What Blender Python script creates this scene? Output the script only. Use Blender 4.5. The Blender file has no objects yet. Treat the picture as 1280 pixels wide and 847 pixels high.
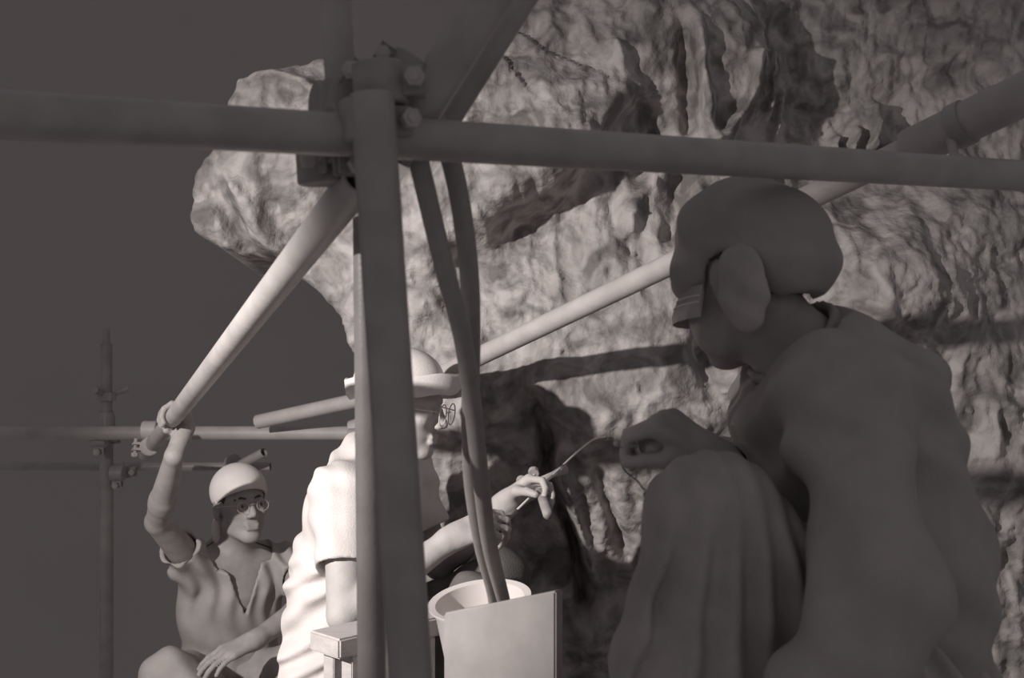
import bpy, bmesh, math, random
import numpy as np
from mathutils import Vector, Matrix

# ------------------------------------------------------------------ camera, world, lights, exposure
SC = bpy.context.scene
COL = SC.collection
F = 1450.0            # focal length in pixels of the 1280 x 847 frame
CH = 1.25             # camera height above the lower deck

def P(u, v, D):       # pixel + distance -> place in metres
    return Vector(((u - 640) / F * D, D, CH - (v - 423.5) / F * D))

cam = bpy.data.objects.new('camera', bpy.data.cameras.new('camera'))
COL.objects.link(cam)
cam.location = (0, 0, CH)
cam.rotation_euler = (math.radians(90), 0, 0)
cam.data.sensor_width = 36
cam.data.lens = F * 36 / 1280
cam.data.clip_start = 0.02
cam.data.dof.use_dof = True
cam.data.dof.focus_distance = 2.8
cam.data.dof.aperture_fstop = 6.3
SC.camera = cam

SC.view_settings.view_transform = 'Standard'
SC.view_settings.look = 'None'
SC.view_settings.gamma = 1
SC.view_settings.use_curve_mapping = False
SC.view_settings.exposure = 0

W = bpy.data.worlds.new('dim_air')
SC.world = W
W.use_nodes = True
W.node_tree.nodes['Background'].inputs[0].default_value = (1.0, 0.925, 0.97, 1)
W.node_tree.nodes['Background'].inputs[1].default_value = 0.166

def spot(name, loc, target, power, cone, blend, size):
    l = bpy.data.lights.new(name, 'SPOT')
    l.energy = power; l.spot_size = math.radians(cone); l.spot_blend = blend
    l.shadow_soft_size = size; l.color = (1.0, 0.95, 0.925)
    o = bpy.data.objects.new(name, l); COL.objects.link(o)
    o.location = loc
    o.rotation_euler = (Vector(target) - Vector(loc)).to_track_quat('-Z', 'Y').to_euler()
    return o

# the one lamp the photograph tells of: everything lit is lit from the left, where it stands out of frame
LAMP = Vector((-1.80, 0.72, CH + 0.50))
spot('work_lamp_left_offscreen', LAMP, LAMP + Vector((math.sin(math.radians(35)), math.cos(math.radians(35)), -0.30)), 405, 62, 1.0, 0.03)

# ------------------------------------------------------------------ materials
MATS = {}
def mat(name, a, b=None, rough=0.8, scale=8.0, bump=0.0, bscale=60.0, metal=0.0, stretch=(1, 1, 1), spec=0.3, detail=6, lo=0.35, hi=0.65, distort=0.0):
    if name in MATS: return MATS[name]
    m = bpy.data.materials.new(name); m.use_nodes = True
    nt = m.node_tree; p = nt.nodes['Principled BSDF']
    def tint(c): return (c, c * 0.93, c * 0.895, 1) if not isinstance(c, tuple) else (*c, 1)
    p.inputs['Roughness'].default_value = rough
    p.inputs['Metallic'].default_value = metal
    p.inputs['Specular IOR Level'].default_value = spec
    tc = nt.nodes.new('ShaderNodeTexCoord'); mp = nt.nodes.new('ShaderNodeMapping')
    mp.inputs['Scale'].default_value = stretch
    nt.links.new(tc.outputs['Object'], mp.inputs['Vector'])
    if b is None: b = a * 0.85
    n = nt.nodes.new('ShaderNodeTexNoise'); n.inputs['Scale'].default_value = scale; n.inputs['Detail'].default_value = detail; n.inputs['Distortion'].default_value = distort
    r = nt.nodes.new('ShaderNodeValToRGB')
    r.color_ramp.elements[0].position = lo; r.color_ramp.elements[1].position = hi
    r.color_ramp.elements[0].color = tint(b); r.color_ramp.elements[1].color = tint(a)
    nt.links.new(mp.outputs[0], n.inputs['Vector']); nt.links.new(n.outputs[0], r.inputs[0])
    nt.links.new(r.outputs[0], p.inputs['Base Color'])
    if bump:
        n2 = nt.nodes.new('ShaderNodeTexNoise'); n2.inputs['Scale'].default_value = bscale; n2.inputs['Detail'].default_value = 8
        nt.links.new(mp.outputs[0], n2.inputs['Vector'])
        bp = nt.nodes.new('ShaderNodeBump'); bp.inputs['Strength'].default_value = 1; bp.inputs['Distance'].default_value = bump
        nt.links.new(n2.outputs[0], bp.inputs['Height']); nt.links.new(bp.outputs[0], p.inputs['Normal'])
    MATS[name] = m
    return m

M_ROCK = mat('rock', 0.47, 0.18, 0.9, 9, 0.010, 30, detail=12, lo=0.36, hi=0.60, distort=1.0)
M_CAVE = mat('cavern_rock', 0.45, 0.42, 1.0, 0.4)
M_STEEL = mat('dull_steel', 0.40, 0.33, 0.38, 18, 0.0004, 160, spec=0.5)
M_PALE_STEEL = mat('pale_steel', 0.48, 0.4, 0.5, 14, 0.0006, 120, spec=0.4)
M_IRON = mat('cast_iron', 0.36, 0.28, 0.6, 30, 0.0008, 200, spec=0.4)
M_HOSE = mat('black_rubber', 0.38, 0.34, 0.55, 40, spec=0.35)
M_WOOD = mat('grey_timber', 0.5, 0.36, 0.85, 6, 0.001, 40, stretch=(1, 8, 8))
M_PALEWOOD = mat('pale_timber', 0.6, 0.5, 0.8, 6, 0.001, 40, stretch=(1, 8, 8))
M_TIN = mat('tinplate', 0.5, 0.36, 0.5, 7, 0.0005, 60, spec=0.5)
M_ENAMEL = mat('pale_enamel', 0.78, 0.7, 0.35, 6, spec=0.5)
M_SKIN = mat('skin', 0.52, 0.46, 0.6, 30, 0.0006, 220, spec=0.35)
M_SKIN_D = mat('tanned_skin', 0.40, 0.34, 0.6, 30, 0.0006, 220, spec=0.35)
M_WHITE = mat('white_cotton', 0.80, 0.74, 0.9, 20, 0.0008, 300, spec=0.1)
M_CLOTH = mat('light_cotton', 0.74, 0.66, 0.9, 12, 0.001, 260, spec=0.1)
M_TEE = mat('grey_cotton', 0.44, 0.36, 0.9, 12, 0.001, 260, spec=0.1)
M_DARK = mat('dark_wool', 0.42, 0.37, 0.95, 14, 0.0012, 280, spec=0.1)
M_CAP = mat('dark_cap_cloth', 0.40, 0.34, 0.95, 14, 0.001, 300, spec=0.1)
M_TROUSER = mat('drab_cotton', 0.46, 0.38, 0.95, 14, 0.0012, 240, spec=0.1)
M_BLACKCLOTH = mat('black_cotton', 0.16, 0.12, 0.95, 14, 0.0012, 240, spec=0.1)
M_HAIR = mat('dark_hair', 0.10, 0.06, 0.7, 60, 0.002, 300, stretch=(1, 1, 4), spec=0.3)
M_WIRE = mat('bright_wire', 0.8, 0.7, 0.3, 10, spec=0.7)
M_EYE = mat('eye_white', 0.5, 0.45, 0.3, 10, spec=0.5)
M_IRIS = mat('dark_iris', 0.05, 0.03, 0.3, 10, spec=0.6)
M_LEATHER = mat('dark_leather', 0.2, 0.14, 0.6, 20, 0.001, 150)
M_PAPER = mat('cigarette_paper', 0.45, 0.3, 0.8, 40)
M_ROD = mat('thin_rod_steel', 0.75, 0.6, 0.35, 30, spec=0.6)

# ------------------------------------------------------------------ helpers
def tag(o, label=None, cat=None, group=None, kind=None):
    if label: o['label'] = label
    if cat: o['category'] = cat
    if group: o['group'] = group
    if kind: o['kind'] = kind
    return o

def link(name, me, m, parent=None, smooth=True):
    if m: me.materials.append(m)
    if smooth:
        me.polygons.foreach_set('use_smooth', np.ones(len(me.polygons), dtype=bool))
    o = bpy.data.objects.new(name, me); COL.objects.link(o)
    if parent is not None:
        o.parent = parent
        o.matrix_parent_inverse = Matrix.Translation(-parent.location)
    return o

def obj(name, bm, m, parent=None, smooth=False):
    me = bpy.data.meshes.new(name); bm.to_mesh(me); bm.free()
    o = link(name, me, m, parent, smooth)
    if not smooth: pass
    return o

def sub(name, bm, m, part):
    """a piece of a part; part and piece share the thing's frame"""
    o = obj(name, bm, m, None, True); o.parent = part
    return o

def empty(name, loc, label, cat, group=None):
    o = bpy.data.objects.new(name, None); COL.objects.link(o)
    o.location = loc; o.empty_display_size = 0.05
    return tag(o, label, cat, group)

def frame_from(d):
    d = Vector(d).normalized()
    a = Vector((0, 0, 1)) if abs(d.z) < 0.9 else Vector((1, 0, 0))
    x = d.cross(a).normalized(); y = d.cross(x).normalized()
    return x, y, d

def add_tube(bm, pts, radii, seg=20, wall=None, caps=True):
    """tube swept along points; wall = inner thickness makes open pipe ends"""
    pts = [Vector(p) for p in pts]
    if not hasattr(radii, '__len__'): radii = [radii] * len(pts)
    x, y, _ = frame_from(pts[1] - pts[0])
    rings = []
    for i, p in enumerate(pts):
        d = (pts[min(i + 1, len(pts) - 1)] - pts[max(i - 1, 0)]).normalized()
        x = (x - d * x.dot(d)).normalized(); y = d.cross(x).normalized()
        rings.append([bm.verts.new(p + (x * math.cos(2 * math.pi * k / seg) + y * math.sin(2 * math.pi * k / seg)) * radii[i]) for k in range(seg)])
    for a, b in zip(rings, rings[1:]):
        for k in range(seg):
            bm.faces.new((a[k], a[(k + 1) % seg], b[(k + 1) % seg], b[k]))
    if caps:
        for ring, p, nb, flip in ((rings[0], pts[0], pts[1], True), (rings[-1], pts[-1], pts[-2], False)):
            if wall:
                d = (nb - p).normalized()
                inner = [bm.verts.new(p + (v.co - p) * (1 - wall)) for v in ring]
                deep = [bm.verts.new(v.co + d * 0.06) for v in inner]
                for k in range(seg):
                    q = (k + 1) % seg
                    for A, B in ((ring, inner), (inner, deep)):
                        f = (A[k], A[q], B[q], B[k])
                        bm.faces.new(f[::-1] if flip else f)
                bm.faces.new(deep[::-1] if flip else deep)
            else:
                bm.faces.new(ring[::-1] if flip else ring)
    bmesh.ops.recalc_face_normals(bm, faces=bm.faces)

def add_box(bm, c, size, R=None, bevel=0.0):
    r = bmesh.ops.create_cube(bm, size=1)
    vs = r['verts']
    for v in vs:
        q = Vector((v.co.x * size[0], v.co.y * size[1], v.co.z * size[2]))
        v.co = (R @ q if R is not None else q) + Vector(c)
    if bevel:
        es = list({e for v in vs for e in v.link_edges})
        bmesh.ops.bevel(bm, geom=es, offset=bevel, segments=2, affect='EDGES')

def rot_to(z, x=None):
    z = Vector(z).normalized()
    x = Vector(x) if x is not None else (Vector((1, 0, 0)) if abs(z.x) < 0.9 else Vector((0, 1, 0)))
    x = (x - z * x.dot(z)).normalized(); y = z.cross(x)
    return Matrix((x, y, z)).transposed()

def soft_edges(o, ang=35):
    me = o.data
    me.polygons.foreach_set('use_smooth', np.ones(len(me.polygons), dtype=bool))
    try: me.set_sharp_from_angle(angle=math.radians(ang))
    except Exception: pass
    return o

def smooth_path(pts, n=12):
    pts = [Vector(p) for p in pts]; out = []
    for i in range(len(pts) - 1):
        p0 = pts[max(i - 1, 0)]; p1 = pts[i]; p2 = pts[i + 1]; p3 = pts[min(i + 2, len(pts) - 1)]
        for k in range(n):
            t = k / n
            out.append(0.5 * ((2 * p1) + (p2 - p0) * t + (2 * p0 - 5 * p1 + 4 * p2 - p3) * t * t + (3 * p1 - p0 - 3 * p2 + p3) * t ** 3))
    out.append(pts[-1]); return out

# ---- noise
def lattice2(x, y, seed):
    rs = np.random.RandomState(seed); T = rs.rand(256, 256).astype(np.float32)
    xi = np.floor(x).astype(int); yi = np.floor(y).astype(int)
    fx = x - xi; fy = y - yi
    fx = fx * fx * fx * (fx * (fx * 6 - 15) + 10); fy = fy * fy * fy * (fy * (fy * 6 - 15) + 10)
    a = T[xi % 256, yi % 256]; b = T[(xi + 1) % 256, yi % 256]; c = T[xi % 256, (yi + 1) % 256]; d = T[(xi + 1) % 256, (yi + 1) % 256]
    return (a * (1 - fx) + b * fx) * (1 - fy) + (c * (1 - fx) + d * fx) * fy

def fbm(x, y, seed, octs=5, gain=0.5, ridged=False):
    s = 0; amp = 1; tot = 0
    for o in range(octs):
        n = lattice2(x * 2 ** o + 17.3 * o, y * 2 ** o + 9.1 * o, seed + o)
        if ridged: n = 1 - np.abs(2 * n - 1)
        s = s + amp * n; tot += amp; amp *= gain
    return s / tot - 0.5

def poly_dist(u, v, pts):
    """distance to polyline, signed side (+ = right of travel direction), param 0..1"""
    best = np.full(u.shape, 1e9); side = np.zeros(u.shape); par = np.zeros(u.shape)
    n = len(pts) - 1
    for i in range(n):
        ax, ay = pts[i]; bx, by = pts[i + 1]
        dx, dy = bx - ax, by - ay
        t = ((u - ax) * dx + (v - ay) * dy) / (dx * dx + dy * dy)
        tc = np.clip(t, 0, 1)
        d = np.hypot(u - ax - tc * dx, v - ay - tc * dy)
        s = np.sign(dx * (v - ay) - dy * (u - ax))
        m = d < best - 1e-6
        best = np.where(m, d, best); side = np.where(m, s, side); par = np.where(m, (i + tc) / n, par)
    return best, side, par

def inside_poly(u, v, pts):
    r = np.zeros(u.shape, bool); j = len(pts) - 1
    for i in range(len(pts)):
        xi, yi = pts[i]; xj, yj = pts[j]
        c = ((yi > v) != (yj > v)) & (u < (xj - xi) * (v - yi) / (yj - yi + 1e-9) + xi)
        r ^= c; j = i
    return r

# ---- signed distance sculpting (one continuous surface)
class Sculpt:
    def __init__(self, lo, hi, h):
        self.h = h; self.lo = np.array(lo, np.float32)
        self.n = np.ceil((np.array(hi) - self.lo) / h).astype(int) + 1
        self.f = np.full(self.n, 0.25, np.float32)
    def win(self, lo, hi, pad):
        a = np.clip(np.floor((np.array(lo) - pad - self.lo) / self.h).astype(int), 0, self.n)
        b = np.clip(np.ceil((np.array(hi) + pad - self.lo) / self.h).astype(int) + 1, 0, self.n)
        if (b <= a).any(): return None
        g = [self.lo[i] + self.h * np.arange(a[i], b[i], dtype=np.float32) for i in range(3)]
        X = g[0][:, None, None]; Y = g[1][None, :, None]; Z = g[2][None, None, :]
        return (slice(a[0], b[0]), slice(a[1], b[1]), slice(a[2], b[2])), X, Y, Z
    def merge(self, sl, d, k, sub=False):
        f = self.f[sl]
        if sub:
            d = -d
            hh = np.clip(0.5 - 0.5 * (f - d) / k, 0, 1)
            self.f[sl] = f * (1 - hh) + d * hh + k * hh * (1 - hh)
        else:
            hh = np.clip(0.5 + 0.5 * (f - d) / k, 0, 1)
            self.f[sl] = f * (1 - hh) + d * hh - k * hh * (1 - hh)
    def cap(self, A, B, ra, rb=None, k=0.02, sub=False):
        rb = ra if rb is None else rb
        A = np.array(A, np.float32); B = np.array(B, np.float32); r = max(ra, rb)
        w = self.win(np.minimum(A, B) - r, np.maximum(A, B) + r, k + 0.03)
        if w is None: return self
        sl, X, Y, Z = w
        D = B - A; L = float(D @ D) + 1e-12
        t = np.clip(((X - A[0]) * D[0] + (Y - A[1]) * D[1] + (Z - A[2]) * D[2]) / L, 0, 1)
        d = np.sqrt((X - A[0] - t * D[0]) ** 2 + (Y - A[1] - t * D[1]) ** 2 + (Z - A[2] - t * D[2]) ** 2) - (ra + (rb - ra) * t)
        self.merge(sl, d, k, sub); return self
    def ell(self, C, R, M=None, k=0.02, sub=False):
        C = np.array(C, np.float32); R = np.array(R, np.float32); r = float(R.max())
        w = self.win(C - r, C + r, k + 0.03)
        if w is None: return self
        sl, X, Y, Z = w
        M = np.eye(3) if M is None else np.array(M)      # columns are local axes
        x, y, z = X - C[0], Y - C[1], Z - C[2]
        q = [(x * M[0, i] + y * M[1, i] + z * M[2, i]) / R[i] for i in range(3)]
        k0 = np.sqrt(q[0] ** 2 + q[1] ** 2 + q[2] ** 2) + 1e-6
        k1 = np.sqrt((q[0] / R[0]) ** 2 + (q[1] / R[1]) ** 2 + (q[2] / R[2]) ** 2) + 1e-6
        self.merge(sl, k0 * (k0 - 1) / k1, k, sub); return self
    def grid(self):
        return [self.lo[i] + self.h * np.arange(self.n[i], dtype=np.float32) for i in range(3)]
    def half(self, C, N, k=0.004):                        # cut away what lies on the side N points to
        C = np.array(C); N = np.array(Vector(N).normalized())
        gx, gy, gz = self.grid()
        d = (gx[:, None, None] - C[0]) * N[0] + (gy[None, :, None] - C[1]) * N[1] + (gz[None, None, :] - C[2]) * N[2]
        self.f = np.maximum(self.f, d.astype(np.float32)); return self
    def cut_disc(self, C, N, rad):                        # cut above the plane, but only near its axis
        C = np.array(C); N = np.array(Vector(N).normalized())
        sl, X, Y, Z = self.win(C - .16, C + .16, 0)
        pl = (X - C[0]) * N[0] + (Y - C[1]) * N[1] + (Z - C[2]) * N[2]
        t = np.sqrt((X - C[0] - pl * N[0]) ** 2 + (Y - C[1] - pl * N[1]) ** 2 + (Z - C[2] - pl * N[2]) ** 2)
        self.f[sl] = np.maximum(self.f[sl], np.minimum(pl, rad - t)); return self
    def folds(self, fn):
        gx, gy, gz = self.grid()
        near = np.abs(self.f) < 0.05
        i, j, k = np.nonzero(near)
        self.f[i, j, k] += fn(gx[i], gy[j], gz[k]).astype(np.float32); return self
    def mesh(self, name, smooth=2):
        f = self.f; f[0] = f[-1] = 0.1; f[:, 0] = f[:, -1] = 0.1; f[:, :, 0] = f[:, :, -1] = 0.1
        s = f < 0
        n = self.n
        cnt = np.zeros(n - 1, np.uint8)
        for a in (0, 1):
            for b in (0, 1):
                for c in (0, 1):
                    cnt += s[a:n[0] - 1 + a, b:n[1] - 1 + b, c:n[2] - 1 + c]
        act = (cnt > 0) & (cnt < 8)
        idx = np.full(n - 1, -1, np.int64); cells = np.argwhere(act); idx[act] = np.arange(len(cells))
        acc = np.zeros((len(cells), 3)); num = np.zeros(len(cells))
        I, J, K = cells.T
        corners = [(a, b, c) for a in (0, 1) for b in (0, 1) for c in (0, 1)]
        for ca in corners:
            for ax in range(3):
                if ca[ax]: continue
                cb = list(ca); cb[ax] = 1
                va = f[I + ca[0], J + ca[1], K + ca[2]]; vb = f[I + cb[0], J + cb[1], K + cb[2]]
                m = (va < 0) != (vb < 0)
                t = np.where(m, va / np.where(m, va - vb, 1), 0)
                p = np.tile(np.array(ca, float), (len(cells), 1)); p[:, ax] = t
                acc[m] += p[m]; num[m] += 1
        V = self.lo + self.h * (cells + acc / num[:, None])
        Q = []
        for ax in range(3):
            b, c = [(1, 2), (2, 0), (0, 1)][ax]
            sa = np.take(s, range(0, n[ax] - 1), ax); sb = np.take(s, range(1, n[ax]), ax)
            e = np.argwhere(sa != sb)
            e = e[(e[:, b] > 0) & (e[:, c] > 0) & (e[:, b] < n[b] - 1) & (e[:, c] < n[c] - 1)]
            inn = s[tuple(e.T)]
            def cell(db, dc):
                q = e.copy(); q[:, b] -= db; q[:, c] -= dc; return idx[tuple(q.T)]
            q = np.stack([cell(1, 1), cell(0, 1), cell(0, 0), cell(1, 0)], 1)
            q[~inn] = q[~inn][:, ::-1]
            Q.append(q)
        Q = np.concatenate(Q); Q = Q[(Q >= 0).all(1)]
        for _ in range(smooth):
            S = np.zeros_like(V); c = np.zeros(len(V))
            for k in range(4):
                a = Q[:, k]; b = Q[:, (k + 1) % 4]
                for d in range(3):
                    S[:, d] += np.bincount(a, V[b, d], len(V)) + np.bincount(b, V[a, d], len(V))
                c += np.bincount(a, minlength=len(V)) + np.bincount(b, minlength=len(V))
            V = 0.5 * V + 0.5 * S / np.maximum(c, 1)[:, None]
        me = bpy.data.meshes.new(name)
        me.vertices.add(len(V)); me.vertices.foreach_set('co', V.astype(np.float32).ravel())
        me.loops.add(len(Q) * 4); me.loops.foreach_set('vertex_index', Q.astype(np.int32).ravel())
        me.polygons.add(len(Q)); me.polygons.foreach_set('loop_start', np.arange(0, len(Q) * 4, 4, dtype=np.int32))
        me.update(calc_edges=True); me.validate()
        return me

# ------------------------------------------------------------------ the setting
def grid_mesh(name, X, Y, Z, keep=None):
    h, w = X.shape
    V = np.stack([X, Y, Z], -1).reshape(-1, 3).astype(np.float32)
    id_ = np.arange(h * w).reshape(h, w)
    Q = np.stack([id_[:-1, :-1], id_[:-1, 1:], id_[1:, 1:], id_[1:, :-1]], -1).reshape(-1, 4)
    if keep is not None:
        kk = keep.reshape(-1); Q = Q[kk[Q].all(1)]
        used = np.unique(Q); re = np.full(len(V), -1); re[used] = np.arange(len(used)); V = V[used]; Q = re[Q]
    me = bpy.data.meshes.new(name)
    me.vertices.add(len(V)); me.vertices.foreach_set('co', V.ravel())
    me.loops.add(len(Q) * 4); me.loops.foreach_set('vertex_index', Q.astype(np.int32).ravel())
    me.polygons.add(len(Q)); me.polygons.foreach_set('loop_start', np.arange(0, len(Q) * 4, 4, dtype=np.int32))
    me.update(calc_edges=True); me.validate()
    return me

def build_rock():
    D0 = 3.25
    xs = np.arange(-1.25, 2.1, 0.0068); zs = np.arange(0.0, 2.5, 0.0068)
    X, Z = np.meshgrid(xs, zs)
    u = 640 + F * X / D0; v = 423.5 - (Z - CH) * F / D0
    wu = (fbm(X * 3, Z * 3, 5, 4)) * 60; wv = (fbm(X * 3 + 40, Z * 3 + 11, 9, 4)) * 60
    U = u + wu; Vv = v + wv
    Y = np.full(X.shape, D0)
    Y -= 0.14 * np.exp(-((u - 800) / 200) ** 2 - ((v - 480) / 190) ** 2)          # lit belly of the rock face
    Y -= 0.10 * np.exp(-((u - 330) / 110) ** 2 - ((v - 210) / 110) ** 2)          # boulder at the edge
    Y += 0.30 / (1 + np.exp(-(U - 965) / 22)) / (1 + np.exp((Vv - 250) / 40))     # hollow up on the right
    Y -= 0.12 * np.exp(-((u - 1110) / 90) ** 2 - ((v - 360) / 80) ** 2)
    Y += 0.16 / (1 + np.exp(-(v - 690) / 40)) * np.exp(-((u - 690) / 300) ** 2)
    # big step: upper left mass set forward, shaped to throw a shadow band
    d, s, p = poly_dist(U, Vv, [(470, 520), (520, 400), (575, 325), (645, 268), (738, 205), (790, 130), (830, 40), (850, -150)])
    amp = np.interp(p, [0, 0.16, 0.3, 0.45, 0.6, 0.75, 0.87, 1], [0, 0.03, 0.14, 0.26, 0.22, 0.08, 0.05, 0.05])
    Y -= amp / (1 + np.exp(np.clip(s * d / 7.0, -30, 30))) * np.exp(-np.clip(-s * d - 60, 0, 1e4) / 160) 
    # ridges and creases (pixel polylines on the rock face)
    def crease(pts, depth, w):
        nonlocal Y
        d, s, p = poly_dist(u + 0.35 * wu, v + 0.35 * wv, pts)
        Y += depth * np.exp(-(d / w) ** 2) * np.clip(np.minimum(p, 1 - p) * 8 + 0.3, 0, 1)
    crease([(672, 490), (690, 540), (688, 600), (705, 660), (722, 735), (735, 790)], 0.11, 9)
    crease([(705, 560), (712, 620), (722, 690), (745, 740)], -0.05, 8)
    crease([(683, 590), (697, 650), (712, 725)], -0.04, 7)
    crease([(745, 570), (760, 650), (790, 720)], 0.05, 10)
    crease([(868, 30), (870, 90), (882, 150), (905, 190)], -0.07, 9)
    crease([(850, 30), (855, 100), (866, 170)], 0.06, 10)
    crease([(757, 55), (775, 90), (800, 120), (830, 165)], -0.06, 8)
    crease([(770, 75), (815, 150), (835, 190)], 0.06, 11)
    crease([(775, 300), (790, 260), (815, 220), (840, 215)], -0.05, 12)
    crease([(760, 240), (775, 290), (800, 330)], 0.05, 12)
    crease([(850, 210), (845, 260), (835, 310)], 0.05, 14)
    crease([(980, 45), (973, 100), (966, 140)], -0.08, 6)
    crease([(998, 100), (990, 130), (982, 170)], -0.07, 5)
    crease([(950, 60), (945, 90), (930, 140), (905, 185)], -0.06, 8)
    crease([(1128, 110), (1125, 140), (1117, 175)], -0.08, 5)
    crease([(1105, 140), (1090, 170), (1085, 190)], -0.08, 6)
    crease([(1075, 150), (1065, 185)], -0.06, 5)
    crease([(640, 470), (660, 510), (690, 560)], 0.04, 12)
    crease([(298, 112), (340, 100), (385, 112), (420, 135)], -0.05, 7)
    crease([(300, 235), (330, 275), (350, 325)], -0.06, 12)
    crease([(270, 240), (300, 280), (310, 315)], 0.05, 14)
    crease([(880, 400), (870, 440), (885, 500)], 0.05, 12)
    # broken relief
    flow = X * 0.55 + Z * 0.85
    near_hot = np.exp(-((u - 800) / 110) ** 2 - ((v - 440) / 95) ** 2)
    rough = 1 - 0.55 * near_hot
    Y += 0.12 * fbm(X * 1.6 + 3, Z * 1.6, 21, 3)
    Y -= rough * 0.075 * fbm(X * 5 + 0.6 * wu / 60, Z * 4 + 0.6 * wv / 60, 31, 4, 0.5, True)
    Y -= rough * 0.04 * fbm(X * 13 + 2.0 * wu / 60 + flow * 2, Z * 9 + 2.0 * wv / 60, 41, 4, 0.55, True)
    Y += rough * 0.014 * fbm(X * 34, Z * 30, 51, 3, 0.6)
    # edge of the mass on the left, where it turns back into the dark
    edge = [(640, -300), (625, 30), (585, 62), (520, 78), (455, 70), (400, 76), (345, 92), (300, 104), (290, 138), (262, 190), (250, 215), (244, 262), (247, 292), (275, 312),
            (345, 320), (372, 345), (405, 372), (428, 410), (440, 440), (455, 500), (478, 560), (500, 700), (520, 1100), (3000, 1100), (3000, -300)]
    ju = u + 0.22 * wu + 14 * fbm(X * 16, Z * 16, 61, 3); jv = v + 0.22 * wv + 14 * fbm(X * 16 + 9, Z * 16, 63, 3)
    d, s, p = poly_dist(ju, jv, edge[:-2]); d = d * D0 / F
    ins = inside_poly(ju, jv, edge)
    R = 0.07
    q = np.clip(R - d, 0, R)
    Y += np.where(ins, R - np.sqrt(np.maximum(R * R - q * q, 0)), R + d * 14)
    keep = ins | (d < 0.05)
    me = grid_mesh('wall_rock', X, Y, Z, keep)
    o = link('wall_rock', me, M_ROCK)
    return tag(o, 'rough pale rock face with folds and cracks', None, None, 'structure'), (xs, zs, Y)

rock, ROCKDATA = build_rock()
def rock_y(x, z):
    xs, zs, Y = ROCKDATA
    return float(Y[int(np.clip((z - zs[0]) / (zs[1] - zs[0]), 0, len(zs) - 1)), int(np.clip((x - xs[0]) / (xs[1] - xs[0]), 0, len(xs) - 1))])

# far side of the cavern: a wide curved wall in the dark
aa = np.radians(np.linspace(20, 160, 60)); hh = np.linspace(-4, 9, 30)
A, H = np.meshgrid(aa, hh)
rr = 14 + 0.5 * fbm(A * 9, H * 0.8, 77, 4) - 0.02 * (H - 2) ** 2
me = grid_mesh('wall_back', rr * np.cos(A), rr * np.sin(A), H)
tag(link('wall_back', me, M_CAVE), 'dark far wall of the cavern', None, None, 'structure')

# lower deck of planks
fl = bpy.data.objects.new('floor', None); COL.objects.link(fl); tag(fl, 'timber plank deck of the scaffold', None, None, 'structure')
plank_me = None
for i in range(16):
    if plank_me is None:
        bm = bmesh.new(); add_box(bm, (0, 0, -0.02), (3.6, 0.235, 0.04), bevel=0.004)
        plank_me = bpy.data.meshes.new('plank'); bm.to_mesh(plank_me); bm.free(); plank_me.materials.append(M_WOOD)
    o = bpy.data.objects.new('plank', plank_me); COL.objects.link(o); o.parent = fl
    o.location = (-0.1 + 0.05 * math.sin(i * 5.1), 0.42 + i * 0.24, 0)

# ------------------------------------------------------------------ staging on which the capped man squats
TOPZ = 0.49
st = empty('staging_platform', (0.45, 1.75, 0), 'low plank staging under the squatting man in the dark cap', 'platform')
for i in range(5):
    bm = bmesh.new(); add_box(bm, (0.50, 1.44 + i * 0.205, TOPZ - 0.02), (1.3, 0.2, 0.04), bevel=0.004); obj('plank', bm, M_WOOD, st)
for x in (-0.1, 1.06):
    bm = bmesh.new(); add_box(bm, (x, 1.85, TOPZ - 0.075), (0.07, 1.0, 0.07), bevel=0.003); obj('bearer', bm, M_WOOD, st)
    for y in (1.40, 2.30):
        bm = bmesh.new(); add_box(bm, (x, y, (TOPZ - 0.11) / 2), (0.07, 0.07, TOPZ - 0.11), bevel=0.003); obj('leg', bm, M_WOOD, st)

# ------------------------------------------------------------------ scaffold tubes
R48 = 0.0242
def tube(A, B, label, m=M_STEEL, r=R48, group=None, name='scaffold_tube', sag=None):
    A, B = Vector(A), Vector(B)
    pts = [A.lerp(B, t / 10) for t in range(11)]
    bm = bmesh.new(); add_tube(bm, [p - A for p in pts], r, 28, wall=0.13)
    o = obj(name, bm, m); o.location = A
    soft_edges(o, 40)
    return tag(o, label, 'scaffold tube', group)

def along(A, B, t): return Vector(A).lerp(Vector(B), t)
def line_px(u0, v0, D0, u1, v1, D1, t0=0.0, t1=1.0):
    """extend a line given by two known points"""
    a, b = P(u0, v0, D0), P(u1, v1, D1)
    return a + (b - a) * t0, a + (b - a) * t1

POLE = line_px(473, 240, 1.27, 507, 750, 1.27, 0, 1)
pz = (POLE[1] - POLE[0]) / (POLE[1].z - POLE[0].z)
pole_a = POLE[0] + pz * (CH + 0.268 - POLE[0].z); pole_b = POLE[0] + pz * (0.0 - POLE[0].z)
tube(pole_a, pole_b, 'thick dark upright scaffold tube in front of the man in glasses')
H1 = line_px(122, 150, 1.17, 1167, 213, 1.74, -0.25, 1.35)
tube(*H1, 'long dark horizontal scaffold tube crossing above the capped man')
D1 = line_px(436, 240, 1.43, 205, 537, 3.42, -0.03, 1.28)
tube(*D1, 'sloping scaffold tube gripped by the bare-armed man', M_PALE_STEEL)
D2 = line_px(562, 463, 3.02, 1167, 172, 2.02, -0.1, 1.0)
tube(*D2, 'sloping pale scaffold tube resting across the lit rock', M_PALE_STEEL)
T3 = line_px(461, 270, 1.60, 467, 780, 1.60, -0.05, 1.9)
T3b = Vector((T3[1].x, T3[1].y, 0)); T3a = P(459, 250, 1.60)
tube(T3a, T3b, 'thinner upright tube close behind the thick dark upright', r=0.020)
T2 = line_px(422, 40, 1.46, 430, 175, 1.46, -0.9, 1.2)
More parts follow.
